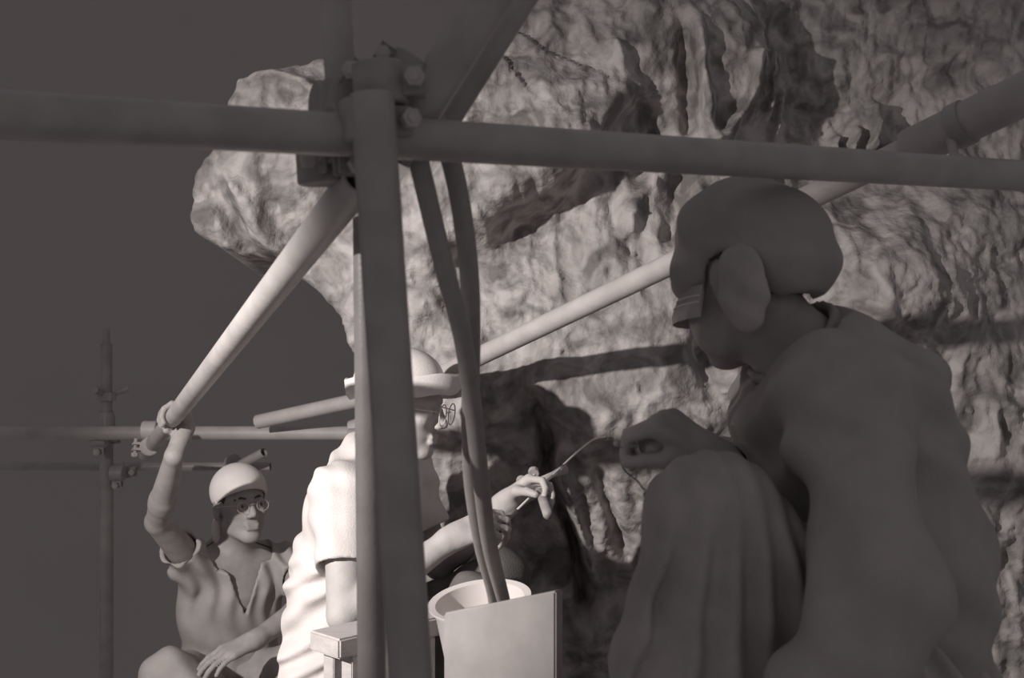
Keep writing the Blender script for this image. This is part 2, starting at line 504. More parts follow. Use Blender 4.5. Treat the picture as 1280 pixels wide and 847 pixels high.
tube(*T2, 'short upright tube rising above the clamped joint', M_PALE_STEEL, r=0.0195)
A1 = line_px(584, 42, 1.38, 488, 195, 1.38, -0.6, 1.0)
tube(*A1, 'dark brace tube rising from the clamped joint', r=0.0262)
A2 = line_px(628, 42, 1.52, 560, 150, 1.52, -0.6, 1.2)
tube(*A2, 'slimmer brace tube beside the dark brace', r=0.0165)
H2 = line_px(122, 541, 4.05, 452, 541, 4.05, -0.6, 1.08)
tube(*H2, 'far level guard rail tube beyond the bare-armed man', M_PALE_STEEL)
H3 = line_px(122, 583, 4.4, 338, 583, 4.4, -0.8, 1.0)
tube(*H3, 'lower far rail tube under the level guard rail', M_STEEL, r=0.017)
B3 = line_px(322, 527, 3.95, 446, 500, 3.80, 0, 1.05)
tube(*B3, 'short slanted tube ending behind the shoulder in the light shirt', M_PALE_STEEL)
B4 = line_px(283, 590, 4.35, 330, 565, 4.25, 0, 1.0)
tube(*B4, 'stub of tube poking up behind the white cap', M_STEEL, r=0.017)
V3 = P(133, 445, 4.2)
tube((V3.x, V3.y, V3.z - 0.2), (V3.x, V3.y, 0), 'far upright tube under the jack screw', M_STEEL)

# ---- couplers
def coupler(c, d1, d2, label, m=M_IRON, s=1.0, r1=R48, r2=R48, grp='scaffold couplers'):
    """swivel clamp: two split rings back to back, each with hinged jaw, bolt and nut"""
    c = Vector(c); e = empty('scaffold_coupler', c, label, 'coupler', None)
    d1 = Vector(d1).normalized(); d2 = Vector(d2).normalized()
    n = d1.cross(d2)
    n = n.normalized() if n.length > 0.1 else frame_from(d1)[0]
    if n.y > 0: n = -n
    for (d, r, sg) in ((d1, r1, 1), (d2, r2, -1)):
        cc = c + n * sg * r * 1.15
        w = 0.024 * s
        bm = bmesh.new(); add_tube(bm, [cc - d * w, cc - d * w * 0.9, cc + d * w * 0.9, cc + d * w], [r * 1.12, r * 1.24, r * 1.24, r * 1.12], 20)
        soft_edges(obj('clamp_ring', bm, m, e))
        side = d.cross(n).normalized()
        bm = bmesh.new()
        for k in (-1, 1):
            add_box(bm, cc + side * r * 1.55 + n * k * 0.009 * s, (0.026 * s, 0.006 * s, 0.034 * s), rot_to(d, side), 0.001)
        obj('lug', bm, m, e)
        b0 = cc + side * r * 1.72 - n * 0.026 * s; b1 = cc + side * r * 1.72 + n * 0.034 * s
        bm = bmesh.new(); add_tube(bm, [b0, b1], 0.006 * s, 12); bo = obj('bolt', bm, M_PALE_STEEL, e)
        bm = bmesh.new(); add_tube(bm, [b1 - n * 0.014 * s, b1 - n * 0.002 * s], 0.0115 * s, 6); nu = obj('nut', bm, M_PALE_STEEL, e)
    bm = bmesh.new(); add_tube(bm, [c - n * 0.012, c + n * 0.012], 0.016 * s, 16); obj('swivel_pin', bm, m, e)
    return e

dp = pz.normalized(); dh = (H1[1] - H1[0]).normalized(); dd = (D1[1] - D1[0]).normalized(); da = (A1[1] - A1[0]).normalized()
def at_line(L, u):
    for k in range(400):
        t = k / 399; p = L[0] + (L[1] - L[0]) * t
        if abs(640 + p.x / p.y * F - u) < 2.6: return p
    return L[0]
coupler(P(447, 158, 1.31), dp, dh, 'dark clamp holding the long horizontal tube to the thick upright')
coupler(P(430, 205, 1.40), dp, dd, 'dark clamp at the top end of the gripped sloping tube')
coupler(P(425, 128, 1.40), Vector((0.05, 0, 1)), dh, 'clamp around the foot of the short upright tube', s=0.9)
coupler(P(478, 112, 1.33), dp, da, 'dark clamp at the foot of the rising brace tube')
coupler(P(505, 92, 1.40), da, Vector((1, .2, -.1)), 'small dark clamp above the head of the thick upright', s=0.8, r1=0.02, r2=0.016)
coupler(P(187, 548, 3.74), dd, Vector((1, 0, 0)), 'far clamp just below the gripping hand', M_PALE_STEEL)
coupler(P(446, 540, 3.90), Vector((1, 0, 0)), Vector((.9, -.2, .3)), 'pale clamp at the end of the far guard rail', M_PALE_STEEL, 1.1)
coupler(P(150, 590, 4.22), Vector((1, 0, 0)), Vector((0, 0, 1)), 'far clamp on the lower rail tube', M_STEEL)
coupler(P(290, 586, 4.36), Vector((1, 0, 0)), B4[1] - B4[0], 'far clamp holding the stub of tube behind the white cap', M_STEEL, 0.8)
coupler(P(128, 548, 4.12), Vector((1, 0, 0)), Vector((0, 0, 1)), 'far clamp under the jack screw', M_STEEL, 1.1)

# sleeve joint at the end of the pale sloping tube
ds = (D2[1] - D2[0]).normalized()
sl = empty('sleeve_joint', D2[1], 'sleeve joint on the upper end of the pale sloping tube', 'coupler')
bm = bmesh.new(); add_tube(bm, [D2[1] - ds * 0.05, D2[1] - ds * 0.045, D2[1] + ds * 0.2], [0.034, 0.036, 0.036], 28, wall=0.15); soft_edges(obj('sleeve', bm, M_PALE_STEEL, sl))
c = D2[1] + ds * 0.05 - Vector((0, 0, 0.075)) + Vector((-.02, -.04, 0))
bm = bmesh.new(); add_tube(bm, [c + Vector((0, 0.03, 0.05)), c], [0.008, 0.008], 12); obj('bolt', bm, M_PALE_STEEL, sl)
bm = bmesh.new(); add_tube(bm, [c + Vector((0, 0.008, .012)), c], [0.016, 0.016], 6); obj('nut', bm, M_PALE_STEEL, sl)
bm = bmesh.new(); add_tube(bm, [D2[1] + ds * 0.04, D2[1] + ds * 0.065], [0.04, 0.04], 24); soft_edges(obj('collar', bm, M_STEEL, sl))

# screw jack on the far upright
jk = empty('screw_jack', (V3.x, V3.y, V3.z - 0.32), 'blurred screw jack with hand nut standing on the far rail', 'jack')
bm = bmesh.new()
pts = [V3 + Vector((0, 0, -0.28 + 0.005 * k)) for k in range(66)]
add_tube(bm, pts, [0.019 + 0.0028 * (k % 2) for k in range(66)], 16); soft_edges(obj('screw', bm, M_STEEL, jk), 80)
bm = bmesh.new(); add_tube(bm, [V3 + Vector((0, 0, -.16)), V3 + Vector((0, 0, -.13))], 0.036, 8); hn = obj('hand_nut', bm, M_STEEL, jk)
for k in range(3):
    a = k * 2.1 + 0.3; dv = Vector((math.cos(a), math.sin(a), 0.35))
    b = V3 + Vector((0, 0, -.145)); bm = bmesh.new(); add_tube(bm, [b + dv * .03, b + dv * .075], [.010, .013], 10); obj('handle', bm, M_STEEL, jk)
bm = bmesh.new(); add_tube(bm, [V3 + Vector((0, 0, -.30)), V3 + Vector((0, 0, -.22)), V3 + Vector((0, 0, -.2))], [0.034, 0.03, 0.024], 18); soft_edges(obj('socket', bm, M_STEEL, jk))
bm = bmesh.new(); add_tube(bm, [V3 + Vector((0, 0, 0.03)), V3 + Vector((0, 0, .04)), V3 + Vector((0, 0, .1))], [0.02, 0.014, 0.012], 14); soft_edges(obj('tip', bm, M_STEEL, jk))

# ------------------------------------------------------------------ hoses
def hose(px, label, r):
    pts = smooth_path([P(*q) for q in px], 14)
    bm = bmesh.new(); add_tube(bm, pts, r, 16); o = obj('rubber_hose', bm, M_HOSE); soft_edges(o, 50)
    return tag(o, label, 'hose')
hose([(506, 120, 1.40), (520, 185, 1.40), (535, 250, 1.42), (557, 340, 1.46), (578, 420, 1.52), (590, 500, 1.60), (600, 590, 1.68), (612, 680, 1.84), (628, 745, 2.1), (634, 772, 2.28)], 'straighter black hose hanging from the clamped joint', 0.0125)
hose([(535, 130, 1.46), (562, 195, 1.46), (578, 270, 1.48), (587, 350, 1.52), (589, 430, 1.58), (588, 520, 1.66), (590, 600, 1.74), (602, 680, 1.88), (617, 740, 2.1), (620, 770, 2.26)], 'bowed black hose hanging beside the straighter hose', 0.0128)

# ------------------------------------------------------------------ tin, basin, bench, crate, block
def upright_board():
    a = P(554, 766, 2.02); b = P(694, 738, 1.86)
    n = Vector((b.y - a.y, a.x - b.x, 0)).normalized()      # faces the camera and the left
    bm = bmesh.new(); fr = []
    for off in (0.0, -0.022):
        fr.append([bm.verts.new(q + n * off) for q in (Vector((a.x, a.y, TOPZ)), Vector((b.x, b.y, TOPZ)), b, a)])
    bm.faces.new(fr[0]); bm.faces.new(fr[1][::-1])
    for k in range(4): bm.faces.new((fr[0][k], fr[1][k], fr[1][(k + 1) % 4], fr[0][(k + 1) % 4]))
    bmesh.ops.recalc_face_normals(bm, faces=bm.faces)
    bmesh.ops.bevel(bm, geom=list(bm.edges), offset=0.003, segments=2, affect='EDGES')
    e = empty('upright_board', ((a.x + b.x) / 2, (a.y + b.y) / 2, TOPZ), 'grey board with a slanting top edge standing before the round basin', 'board')
    obj('panel', bm, M_TIN, e)
    m = (a + b) / 2 - n * 0.034; bm = bmesh.new(); add_box(bm, (m.x, m.y, (TOPZ + .68) / 2), (0.05, 0.022, .19), rot_to((0, 0, 1), (b - a)), .002); obj('batten', bm, M_WOOD, e)
    bm = bmesh.new(); add_box(bm, Vector((m.x, m.y, TOPZ + .012)) - n * .03, (0.12, 0.08, .024), rot_to((0, 0, 1), (b - a)), .002); obj('foot', bm, M_WOOD, e)
upright_board()

def lathe(bm, c, prof, R=None, seg=48):
    rings = []
    for r, z in prof:
        ring = []
        for k in range(seg):
            q = Vector((r * math.cos(2 * math.pi * k / seg), r * math.sin(2 * math.pi * k / seg), z))
            ring.append(bm.verts.new((R @ q if R is not None else q) + Vector(c)))
        rings.append(ring)
    for a, b in zip(rings, rings[1:]):
        for k in range(seg): bm.faces.new((a[k], a[(k + 1) % seg], b[(k + 1) % seg], b[k]))
    bm.faces.new(rings[0][::-1]); bm.faces.new(rings[-1])

bc = P(600, 752, 2.32)
bs = empty('round_basin', (bc.x, bc.y, TOPZ), 'pale enamel basin with wide rim behind the grey upright board', 'basin')
Rb = Matrix.Rotation(math.radians(10), 3, 'X') @ Matrix.Rotation(math.radians(-7), 3, 'Y')
hz = bc.z - TOPZ
bm = bmesh.new()
lathe(bm, (bc.x, bc.y, bc.z), [(0.062, -hz + 0.012), (0.085, -hz * 0.5), (0.092, -0.01), (0.104, 0.002), (0.104, 0.006), (0.09, 0.003), (0.082, -hz * 0.4), (0.058, -hz + 0.03)], Rb)
soft_edges(obj('bowl', bm, M_ENAMEL, bs), 50)
bm = bmesh.new(); lathe(bm, (bc.x, bc.y, TOPZ), [(0.07, 0.0), (0.075, 0.004), (0.066, 0.03), (0.05, 0.03)]); soft_edges(obj('foot_ring', bm, M_ENAMEL, bs), 50)

bn = empty('low_bench', (P(440, 800, 2.25).x, 2.25, 0), 'pale narrow bench beside the man in the light shirt', 'bench')
a = P(424, 799, 2.25); b = P(560, 768, 2.45)
ex = Vector((b.x - a.x, b.y - a.y, 0)); L = ex.length; ex.normalize(); ey = Vector((-ex.y, ex.x, 0)); Rn = Matrix((ex, ey, Vector((0, 0, 1)))).transposed()
zt = a.z; mid = (a + b) / 2
bm = bmesh.new(); add_box(bm, Vector((mid.x, mid.y, zt - 0.02)) + ey * 0.05, (L, 0.10, 0.04), Rn, 0.004); obj('seat_board', bm, M_PALEWOOD, bn)
for s1 in (-1, 1):
    for s2 in (-1, 1):
        bm = bmesh.new(); add_box(bm, Vector((mid.x, mid.y, (zt - 0.04) / 2)) + ey * (0.05 + s2 * 0.03) + ex * s1 * (L / 2 - 0.05), (0.035, 0.035, zt - 0.04), Rn, 0.002); obj('leg', bm, M_PALEWOOD, bn)

def crate(c, size, label):
    e = empty('wooden_crate', (c[0], c[1], c[2]), label, 'crate')
    w, d, h = size; n = 3; t = 0.014
    for i in range(n):
        z = c[2] + h * (i + 0.5) / n
        for s in (-1, 1):
            bm = bmesh.new(); add_box(bm, (c[0], c[1] + s * (d / 2 - t / 2), z), (w, t, h / n - 0.008), bevel=0.002); obj('slat', bm, M_WOOD, e)
            bm = bmesh.new(); add_box(bm, (c[0] + s * (w / 2 - t / 2), c[1], z), (t, d - 2 * t, h / n - 0.008), bevel=0.002); obj('slat', bm, M_WOOD, e)
        bm = bmesh.new(); add_box(bm, (c[0] - w / 2 + w * (i + 0.5) / n, c[1], c[2] + h + t / 2), (w / n - 0.004, d, t), bevel=0.002); obj('top_board', bm, M_WOOD, e)
crate((-0.43, 2.76, 0), (0.30, 0.34, 0.30), 'slatted crate under the man in the light shirt')
bm = bmesh.new(); add_box(bm, (-0.02, 2.72, 0.08), (0.30, 0.50, 0.16), bevel=0.006); fb = obj('timber_block', bm, M_WOOD); tag(fb, 'squared timber block under the feet of the man in glasses', 'block')

# ------------------------------------------------------------------ people
def nv(v): return np.array(v, np.float64)

class Head:
    def __init__(self, c, fwd, up=(0, 0, 1)):
        self.c = Vector(c); f = Vector(fwd).normalized(); u = Vector(up); r = f.cross(u).normalized(); u = r.cross(f).normalized()
        self.M = Matrix((r, f, u)).transposed()
    def __call__(self, x, y, z): return self.c + self.M @ Vector((x, y, z))

def head_sdf(S, H, ear=1.0, lips=1.0):
    M = np.array(H.M)
    S.ell(H(0, -.012, .035), (.074, .094, .086), M, .01)
    S.ell(H(0, .022, -.03), (.060, .066, .078), M, .03)
    for s in (-1, 1):
        S.cap(H(s * .050, .0, -.055), H(s * .016, .060, -.098), .017, .014, .02)
        S.ell(H(s * .040, .062, -.022), (.02, .018, .014), M, .02)
    S.ell(H(0, .068, -.098), (.022, .018, .017), M, .018)
    S.cap(H(-.034, .076, .022), H(.034, .076, .022), .011, .011, .014)
    for s in (-1, 1):
        S.ell(H(s * .031, .094, .001), (.018, .014, .012), M, .012, True)
        S.ell(H(s * .031, .076, .000), (.016, .013, .011), M, .004)
        S.ell(H(s * .077, -.008, -.008), (.010 * ear, .019 * ear, .034 * ear), M, .006)
        S.ell(H(s * (.077 + .012 * ear), -.002, -.006), (.008, .011 * ear, .02 * ear), M, .006, True)
    S.cap(H(0, .086, .012), H(0, .106, -.028), .008, .0115, .010)
    for s in (-1, 1): S.ell(H(s * .012, .096, -.034), (.009, .011, .008), M, .006)
    S.cap(H(-.018, .086, -.060), H(.018, .086, -.060), .006 * lips, .006 * lips, .006)
    S.cap(H(-.014, .085, -.072), H(.014, .085, -.072), .007 * lips, .007 * lips, .006)
    S.cap(H(-.02, .0945, -.066), H(.02, .0945, -.066), .002, .002, .004, True)

def hand_sdf(S, w, d, n, right, curls, spread=0.0, thumb=(0.7, 0.25, 0.2), sc=1.0, thumb_in=0.3):
    """w wrist, d towards the knuckles, n the way the palm faces; curls: three bend angles for each finger. Returns finger tips."""
    w = Vector(w); d = Vector(d).normalized(); n = Vector(n); n = (n - d * n.dot(d)).normalized()
    l = d.cross(n).normalized() * (1 if right else -1)          # towards the thumb
    kn = [(.090, .030), (.094, .010), (.088, -.011), (.078, -.030)]
    ln = [(.043, .026, .021), (.048, .030, .022), (.045, .028, .021), (.035, .021, .019)]
    S.cap(w - d * 0.01, w + d * .02, .026 * sc, .026 * sc, .02)
    tips = []
    for i in range(4):
        K = w + (d * kn[i][0] + l * kn[i][1]) * sc
        S.cap(w + (d * .012 + l * kn[i][1] * .55) * sc, K, .0165 * sc, .0125 * sc, .012)
    for i in range(4):
        K = w + (d * kn[i][0] + l * kn[i][1]) * sc
        a = 0; p = K; r = .0098 if i < 3 else .0086
        for j in range(3):
            a += curls[i][j]
            dr = (d * math.cos(a) + n * math.sin(a) + l * spread * (1.5 - i) * .5).normalized()
            q = p + dr * ln[i][j] * sc
            S.cap(p, q, r * sc, r * .9 * sc, .0035 if j else .005); p = q; r *= .92
        tips.append(p)
    b = w + (d * .022 + l * .026 + n * .006) * sc; m1 = b + (d * .030 * math.cos(thumb[0]) * 1.2 + l * .036 * math.sin(thumb[0]) + n * .03 * thumb_in) * sc
    S.cap(w + d * .02 * sc + l * .01 * sc, m1, .017 * sc, .0135 * sc, .012)
    dd = (m1 - b).normalized(); dd = (dd - l * thumb[1] + d * .35 + n * thumb_in).normalized(); m2 = m1 + dd * .032 * sc
    S.cap(m1, m2, .0125 * sc, .0105 * sc, .006)
    dd = (dd - l * thumb[2] + n * thumb_in * .5).normalized(); m3 = m2 + dd * .026 * sc
    S.cap(m2, m3, .0105 * sc, .0088 * sc, .004)
    return tips, m3

def torso_frame(J):
    up = (J['neck'] - J['pelvis']).normalized(); r = (J['shR'] - J['shL']); r = (r - up * r.dot(up)).normalized(); f = up.cross(r).normalized()
    return up, r, f, np.array(Matrix((r, f, up)).transposed())

def torso_sdf(S, J, g=0.0, k=.05, belly=0.0):
    up, r, f, M = torso_frame(J)
    L = (J['neck'] - J['pelvis']).length; p = J['pelvis']
    S.ell(p + up * L * .70, (.158 + g, .105 + g, .185 + g), M, k)
    S.ell(p + up * L * .36 + f * belly, (.138 + g, .098 + g + belly, .17 + g), M, k)
    S.ell(p + up * L * .06, (.155 + g, .112 + g, .115 + g), M, k)
    S.cap(J['shL'], J['shR'], .052 + g, .052 + g, k)
    S.cap(J['neck'] + f * .0, p + up * L * .8, .06 + g, .1 + g, k)

def limbs_sdf(S, J, arms='LR', legs='LR'):
    for s in arms:
        S.cap(J['sh' + s], J['el' + s], .050, .037, .03)
        S.cap(J['el' + s], J['el' + s].lerp(J['wr' + s], .35), .035, .039, .012)
        S.cap(J['el' + s].lerp(J['wr' + s], .3), J['wr' + s], .039, .026, .012)
    for s in legs:
        S.cap(J['hip' + s], J['kn' + s], .085, .056, .04)
        S.cap(J['kn' + s], J['kn' + s].lerp(J['an' + s], .35), .054, .056, .02)
        S.cap(J['kn' + s].lerp(J['an' + s], .3), J['an' + s], .056, .036, .02)
        S.cap(J['an' + s] - Vector((0, 0, .035)), J['toe' + s], .038, .026, .02)
        S.cap(J['an' + s], J['an' + s] - Vector((0, 0, .04)), .037, .036, .02)

def bounds(pts, pad):
    a = np.array([list(p) for p in pts]); return a.min(0) - pad, a.max(0) + pad

def wave(x, y, z, d, f, ph=0.0, wob=2.2):
    d = Vector(d).normalized()
    q = x * d.x + y * d.y + z * d.z
    o = frame_from(d)[0]; t = x * o.x + y * o.y + z * o.z
    return np.sin(q * f + ph + wob * np.sin(t * f * .23 + ph * 1.7) + 1.1 * np.sin(z * f * .31 + 2))

def garment_from(S, body, gap=0.002):
    """hollow the garment around the body (both fields share one grid)"""
    S.f = np.maximum(S.f, -(body.f - gap)); return S

def wire_loop(bm, c, ax, ay, ra, rb, r, seg=28, a0=0, a1=2 * math.pi):
    full = abs(a1 - a0 - 2 * math.pi) < 1e-6
    pts = [Vector(c) + ax * ra * math.cos(a0 + (a1 - a0) * k / seg) + ay * rb * math.sin(a0 + (a1 - a0) * k / seg) for k in range(seg + 1)]
    add_tube(bm, pts, r, 6)

def glasses(H, parent, yoff=.104, rr=(.021, .019), m=None, rt=.0011):
    m = m or M_WIRE
    r = H.M @ Vector((1, 0, 0)); u = H.M @ Vector((0, 0, 1))
    bm = bmesh.new(); add_tube(bm, smooth_path([H(-.011, yoff, 0), H(0, yoff + .006, .004), H(.011, yoff, 0)], 5), rt, 6)
    g = obj('spectacles', bm, m, parent, True); g['label'] = 'thin bright wire-rimmed spectacles'
    for s in (-1, 1):
        bm = bmesh.new(); wire_loop(bm, H(s * .032, yoff, -.004), r, u, rr[0], rr[1], rt); sub('lens_rim', bm, m, g)
        bm = bmesh.new(); add_tube(bm, [H(s * .053, yoff - .002, .004), H(s * .078, .06, .006), H(s * .084, -.005, .004), H(s * .083, -.02, -.012)], rt * .9, 6); sub('temple', bm, m, g)
    return g

def eyes(H, parent):
    for s in (-1, 1):
        bm = bmesh.new(); bmesh.ops.create_uvsphere(bm, u_segments=16, v_segments=10, radius=.0108, matrix=Matrix.Translation(H(s * .031, .0768, -.001)))
        e = obj('eye', bm, M_EYE, parent, True)
        bm = bmesh.new(); bmesh.ops.create_uvsphere(bm, u_segments=12, v_segments=8, radius=.0068, matrix=Matrix.Translation(H(s * .031 - .003, .0822, -.0005)))
        sub('iris', bm, M_IRIS, e)

def shoes(J, parent, m=M_LEATHER):
    for s in 'LR':
        a, t = J['an' + s], J['toe' + s]
        lo, hi = bounds([a, t], .09)
        S = Sculpt(lo, hi, .006)
        S.cap(a - Vector((0, 0, .045)), t, .045, .036, .02); S.cap(a + Vector((0, 0, .01)), a - Vector((0, 0, .04)), .046, .045, .02)
        S.half((a.x, a.y, J['sole'] + .001), (0, 0, -1)); S.half(a + Vector((0, 0, .02)), (0, 0, 1))
        link('shoe', S.mesh('shoe', 1), m, parent)

# ---------- 1. squatting man in the dark cap (near, on the staging)
def man_cap():
    J = dict(pelvis=Vector((.575, 1.72, .70)), neck=P(1012, 452, 1.70),
             shL=P(1050, 500, 1.52), shR=P(985, 492, 1.87),
             elL=Vector((.435, 1.36, .945)), wrL=Vector((.30, 1.33, .75)),
             elR=P(1015, 678, 1.74), wrR=P(893, 573, 1.61),
             hipL=Vector((.56, 1.61, .70)), hipR=Vector((.56, 1.83, .70)),
             knL=P(893, 648, 1.50), knR=Vector((.36, 1.93, 1.0)),
             anL=Vector((.275, 1.50, .58)), anR=Vector((.38, 1.90, .58)),
             toeL=Vector((.115, 1.48, .52)), toeR=Vector((.22, 1.93, .52)), sole=TOPZ)
    H = Head(P(936, 352, 1.70), (-.64, .74, -.24), (.06, 0, 1))
    root = empty('person', (.42, 1.7, TOPZ), 'person in a dark cap and jacket squatting with a hand over the knee', 'person')
    lo, hi = bounds(list(v for k, v in J.items() if k != 'sole') + [H(0, 0, .15), H(0, .14, 0)], .13)
    hh = .0045
    B = Sculpt(lo, hi, hh)
    torso_sdf(B, J); limbs_sdf(B, J)
    B.cap(H(0, -.02, -.05), J['neck'] + Vector((.01, 0, -.02)), .054, .062, .03)
    head_sdf(B, H, 0.95)
    for sx in (-1, 1): B.ell(H(sx * .040, .040, -.050), (.030, .042, .052), np.array(H.M), .02)
    tipsR, thR = hand_sdf(B, J['wrR'], (-.80, .05, .58), (-.42, .5, -.75), True,
                     [(.95, 1.05, .7), (1.1, 1.1, .8), (1.2, 1.15, .8), (1.3, 1.2, .8)], .10, (.45, .25, .1), 1.0, .55)
    hand_sdf(B, J['wrL'], (-.45, .05, -.9), (-.2, .95, -.1), False, [(.4, .4, .3)] * 4, .05)
    B.ell(P(818, 557, J['wrR'].y + .01), (.02, .018, .018), None, .008)       # fleshy base of the thumb
    link('body', B.mesh('body'), M_SKIN_D, root)
    up, r, f, M = torso_frame(J)
    # jacket
    S = Sculpt(lo, hi, hh)
    torso_sdf(S, J, .026, .06)
    S.ell(J['neck'] + Vector((.075, -.02, -.05)), (.11, .17, .09), None, .06)      # hunched upper back
    S.ell(J['pelvis'] + up * .26 - f * .06, (.17, .12, .24), M, .06)
    S.cap(J['shL'], J['elL'], .072, .068, .05); S.cap(J['elL'], J['wrL'], .068, .058, .03)
    S.cap(J['shR'], J['elR'], .066, .058, .05); S.cap(J['elR'], J['elR'].lerp(J['wrR'], .86), .056, .042, .03)
    S.folds(lambda x, y, z: .005 * wave(x, y, z, (.5, .1, .9), 65) + .005 * wave(x, y, z, (-.7, .2, .6), 48, 1.0))
    S.cut_disc(J['neck'].lerp(H(0, -.02, -.05), .36), H(0, -.02, -.05) - J['neck'], .10)
    dwr = (J['wrR'] - J['elR']).normalized()
    garment_from(S, B)
    link('jacket', S.mesh('jacket'), M_DARK, root)
    # collar
    S = Sculpt(J['neck'] - Vector((.14, .14, .1)), J['neck'] + Vector((.14, .14, .14)), .005)
    d = (H(0, -.02, -.05) - J['neck']).normalized()
    S.cap(J['neck'] - d * .02, J['neck'] + d * .06, .084, .078, .01); S.cap(J['neck'] - d * .06, J['neck'] + d * .12, .068, .066, .006, True)
    S.half(J['neck'] + d * .05, d)
    link('collar', S.mesh('collar'), M_DARK, root)
    # loose trousers
    S = Sculpt(lo, hi, hh)
    S.ell(J['pelvis'] + up * .02, (.18, .14, .13), M, .04)
    for s in 'LR':
        S.cap(J['hip' + s], J['kn' + s], .105, .082, .05)
        k, a = J['kn' + s], J['an' + s]
        S.cap(k, k.lerp(a, .5) + Vector((-.03, 0, 0)), .079, .090, .04)
        S.cap(k.lerp(a, .4) + Vector((-.03, 0, 0)), k.lerp(a, .55) + Vector((-.035, 0, 0)), .090, .100, .04)
        S.cap(k.lerp(a, .55) + Vector((-.03, 0, 0)), a + Vector((-.0, 0, .03)), .098, .088, .04)
    k = J['knL']
    S.folds(lambda x, y, z: .010 * np.sin(((x - k.x) / (.12 + np.clip(k.z - z, 0, .5) * .4)) * 21.0 + 1.1 * np.sin(z * 11) + y * 34) * np.clip((k.z + .05 - z) * 8, .2, 1) + .0025 * wave(x, y, z, (.4, .3, .8), 60))
    for s in 'LR': pass
    S.half((0, 0, TOPZ + .045), (0, 0, -1))
    garment_from(S, B)
    link('trousers', S.mesh('trousers'), M_TROUSER, root)
    # cap: slouching crown, band and short stitched brim
    lo2, hi2 = bounds([H(0, 0, .05)], .2)
    S = Sculpt(lo2, hi2, .004); Mh = np.array(H.M)
    S.ell(H(0, -.016, .058), (.094, .112, .085), Mh, .02)
    S.ell(H(0, .02, .098), (.075, .08, .055), Mh, .03)
    S.ell(H(0, -.085, .010), (.080, .052, .060), Mh, .03)
    S.ell(H(0, .052, .022), (.088, .066, .052), Mh, .03)
    S.folds(lambda x, y, z: .0025 * wave(x, y, z, H.M @ Vector((0, 1, .5)), 62) + .002 * wave(x, y, z, H.M @ Vector((.2, .6, -.8)), 90, 2))
    S.half(H(0, -.09, -.045), H.M @ Vector((0, -.10, -1)))
    S.ell(H(.10, -.02, -.028), (.05, .047, .062), Mh, .01, True); S.ell(H(-.10, -.02, -.028), (.05, .047, .062), Mh, .01, True)
    S.ell(H(0, .11, -.070), (.09, .07, .058), Mh, .01, True)
    S.ell(H(0, -.014, .02), (.078, .097, .098), Mh, .004, True)
    cb = link('cloth_cap', S.mesh('cloth_cap', 1), M_CAP, root); cb['label'] = 'dark slouching cloth cap with stitched brim'
    def brim(x0, x1, y0, rad, zz, th):
        bm = bmesh.new(); rows = []
        for i in range(13):
            a = math.radians(-82 + 164 * i / 12)
            row = []
            for (q, off) in ((0.0, th), (1.0, th), (1.0, -th), (0.0, -th)):
                rx = .090 + x0 * q; ry = .108 + rad * q * (math.cos(a) ** .5)
                row.append(bm.verts.new(H(rx * math.sin(a), y0 + ry * math.cos(a), zz - q * x1 - .02 * (1 - math.cos(a)) + off)))
            rows.append(row)
        for A, Bv in zip(rows, rows[1:]):
            for k in range(4): bm.faces.new((A[k], A[(k + 1) % 4], Bv[(k + 1) % 4], Bv[k]))
        bm.faces.new(rows[0]); bm.faces.new(rows[-1][::-1]); bmesh.ops.recalc_face_normals(bm, faces=bm.faces)
        return bm
    br = sub('brim', brim(.014, .036, -.002, .026, .004, .006), M_TROUSER, cb); soft_edges(br, 50)
    for q, zz in ((.45, 0), (.72, 0)):
        pts = []
        for i in range(25):
            a = math.radians(-80 + 160 * i / 24)
            pts.append(H((.090 + .014 * q) * math.sin(a), -.002 + (.108 + .026 * q * math.cos(a) ** .5) * math.cos(a), .004 - q * .036 - .02 * (1 - math.cos(a)) + .0065))
        bm = bmesh.new(); add_tube(bm, pts, .0011, 6); sub('stitching', bm, M_WHITE, cb)
    bm = bmesh.new(); bmesh.ops.create_uvsphere(bm, u_segments=14, v_segments=8, radius=.009, matrix=Matrix.Translation(H(0, -.0, .152))); sub('button', bm, M_CAP, cb)
    # pale ear flap folded down at the side of the cap
    S = Sculpt(lo2, hi2, .004)
    S.ell(H(-.086, -.052, -.030), (.014, .043, .066), Mh, .01)
    S.folds(lambda x, y, z: .002 * wave(x, y, z, (.5, .2, .8), 120))
    link('ear_flap', S.mesh('ear_flap', 1), M_TROUSER, root)
    # hair under the cap
    S = Sculpt(lo2, hi2, .004)
    S.ell(H(0, -.018, .03), (.079, .095, .086), Mh, .01); S.half(H(0, -.06, -.045), H.M @ Vector((0, -.2, -1))); S.half(H(0, .0, 0), H.M @ Vector((0, 1, -.2)))
    for s in (-1, 1): S.ell(H(s * .08, .0, -.02), (.03, .028, .045), Mh, .004, True)
    link('hair', S.mesh('hair', 1), M_HAIR, root)
    eyes(H, root); shoes(J, root)
    # cigarette between the fingers
    yc = tipsR[0].y - .012; a = P(797, 557, yc); b = P(767, 554, yc)
    cg = empty('cigarette', a, 'short cigarette stub held between curled fingers', 'cigarette')
    bm = bmesh.new(); add_tube(bm, [a, a.lerp(b, .75)], .0042, 12); obj('paper', bm, M_PAPER, cg, True)
    bm = bmesh.new(); add_tube(bm, [a.lerp(b, .75), a.lerp(b, .9), b], [.0045, .0048, .003], 10); obj('ash', bm, M_STEEL, cg, True)
man_cap()

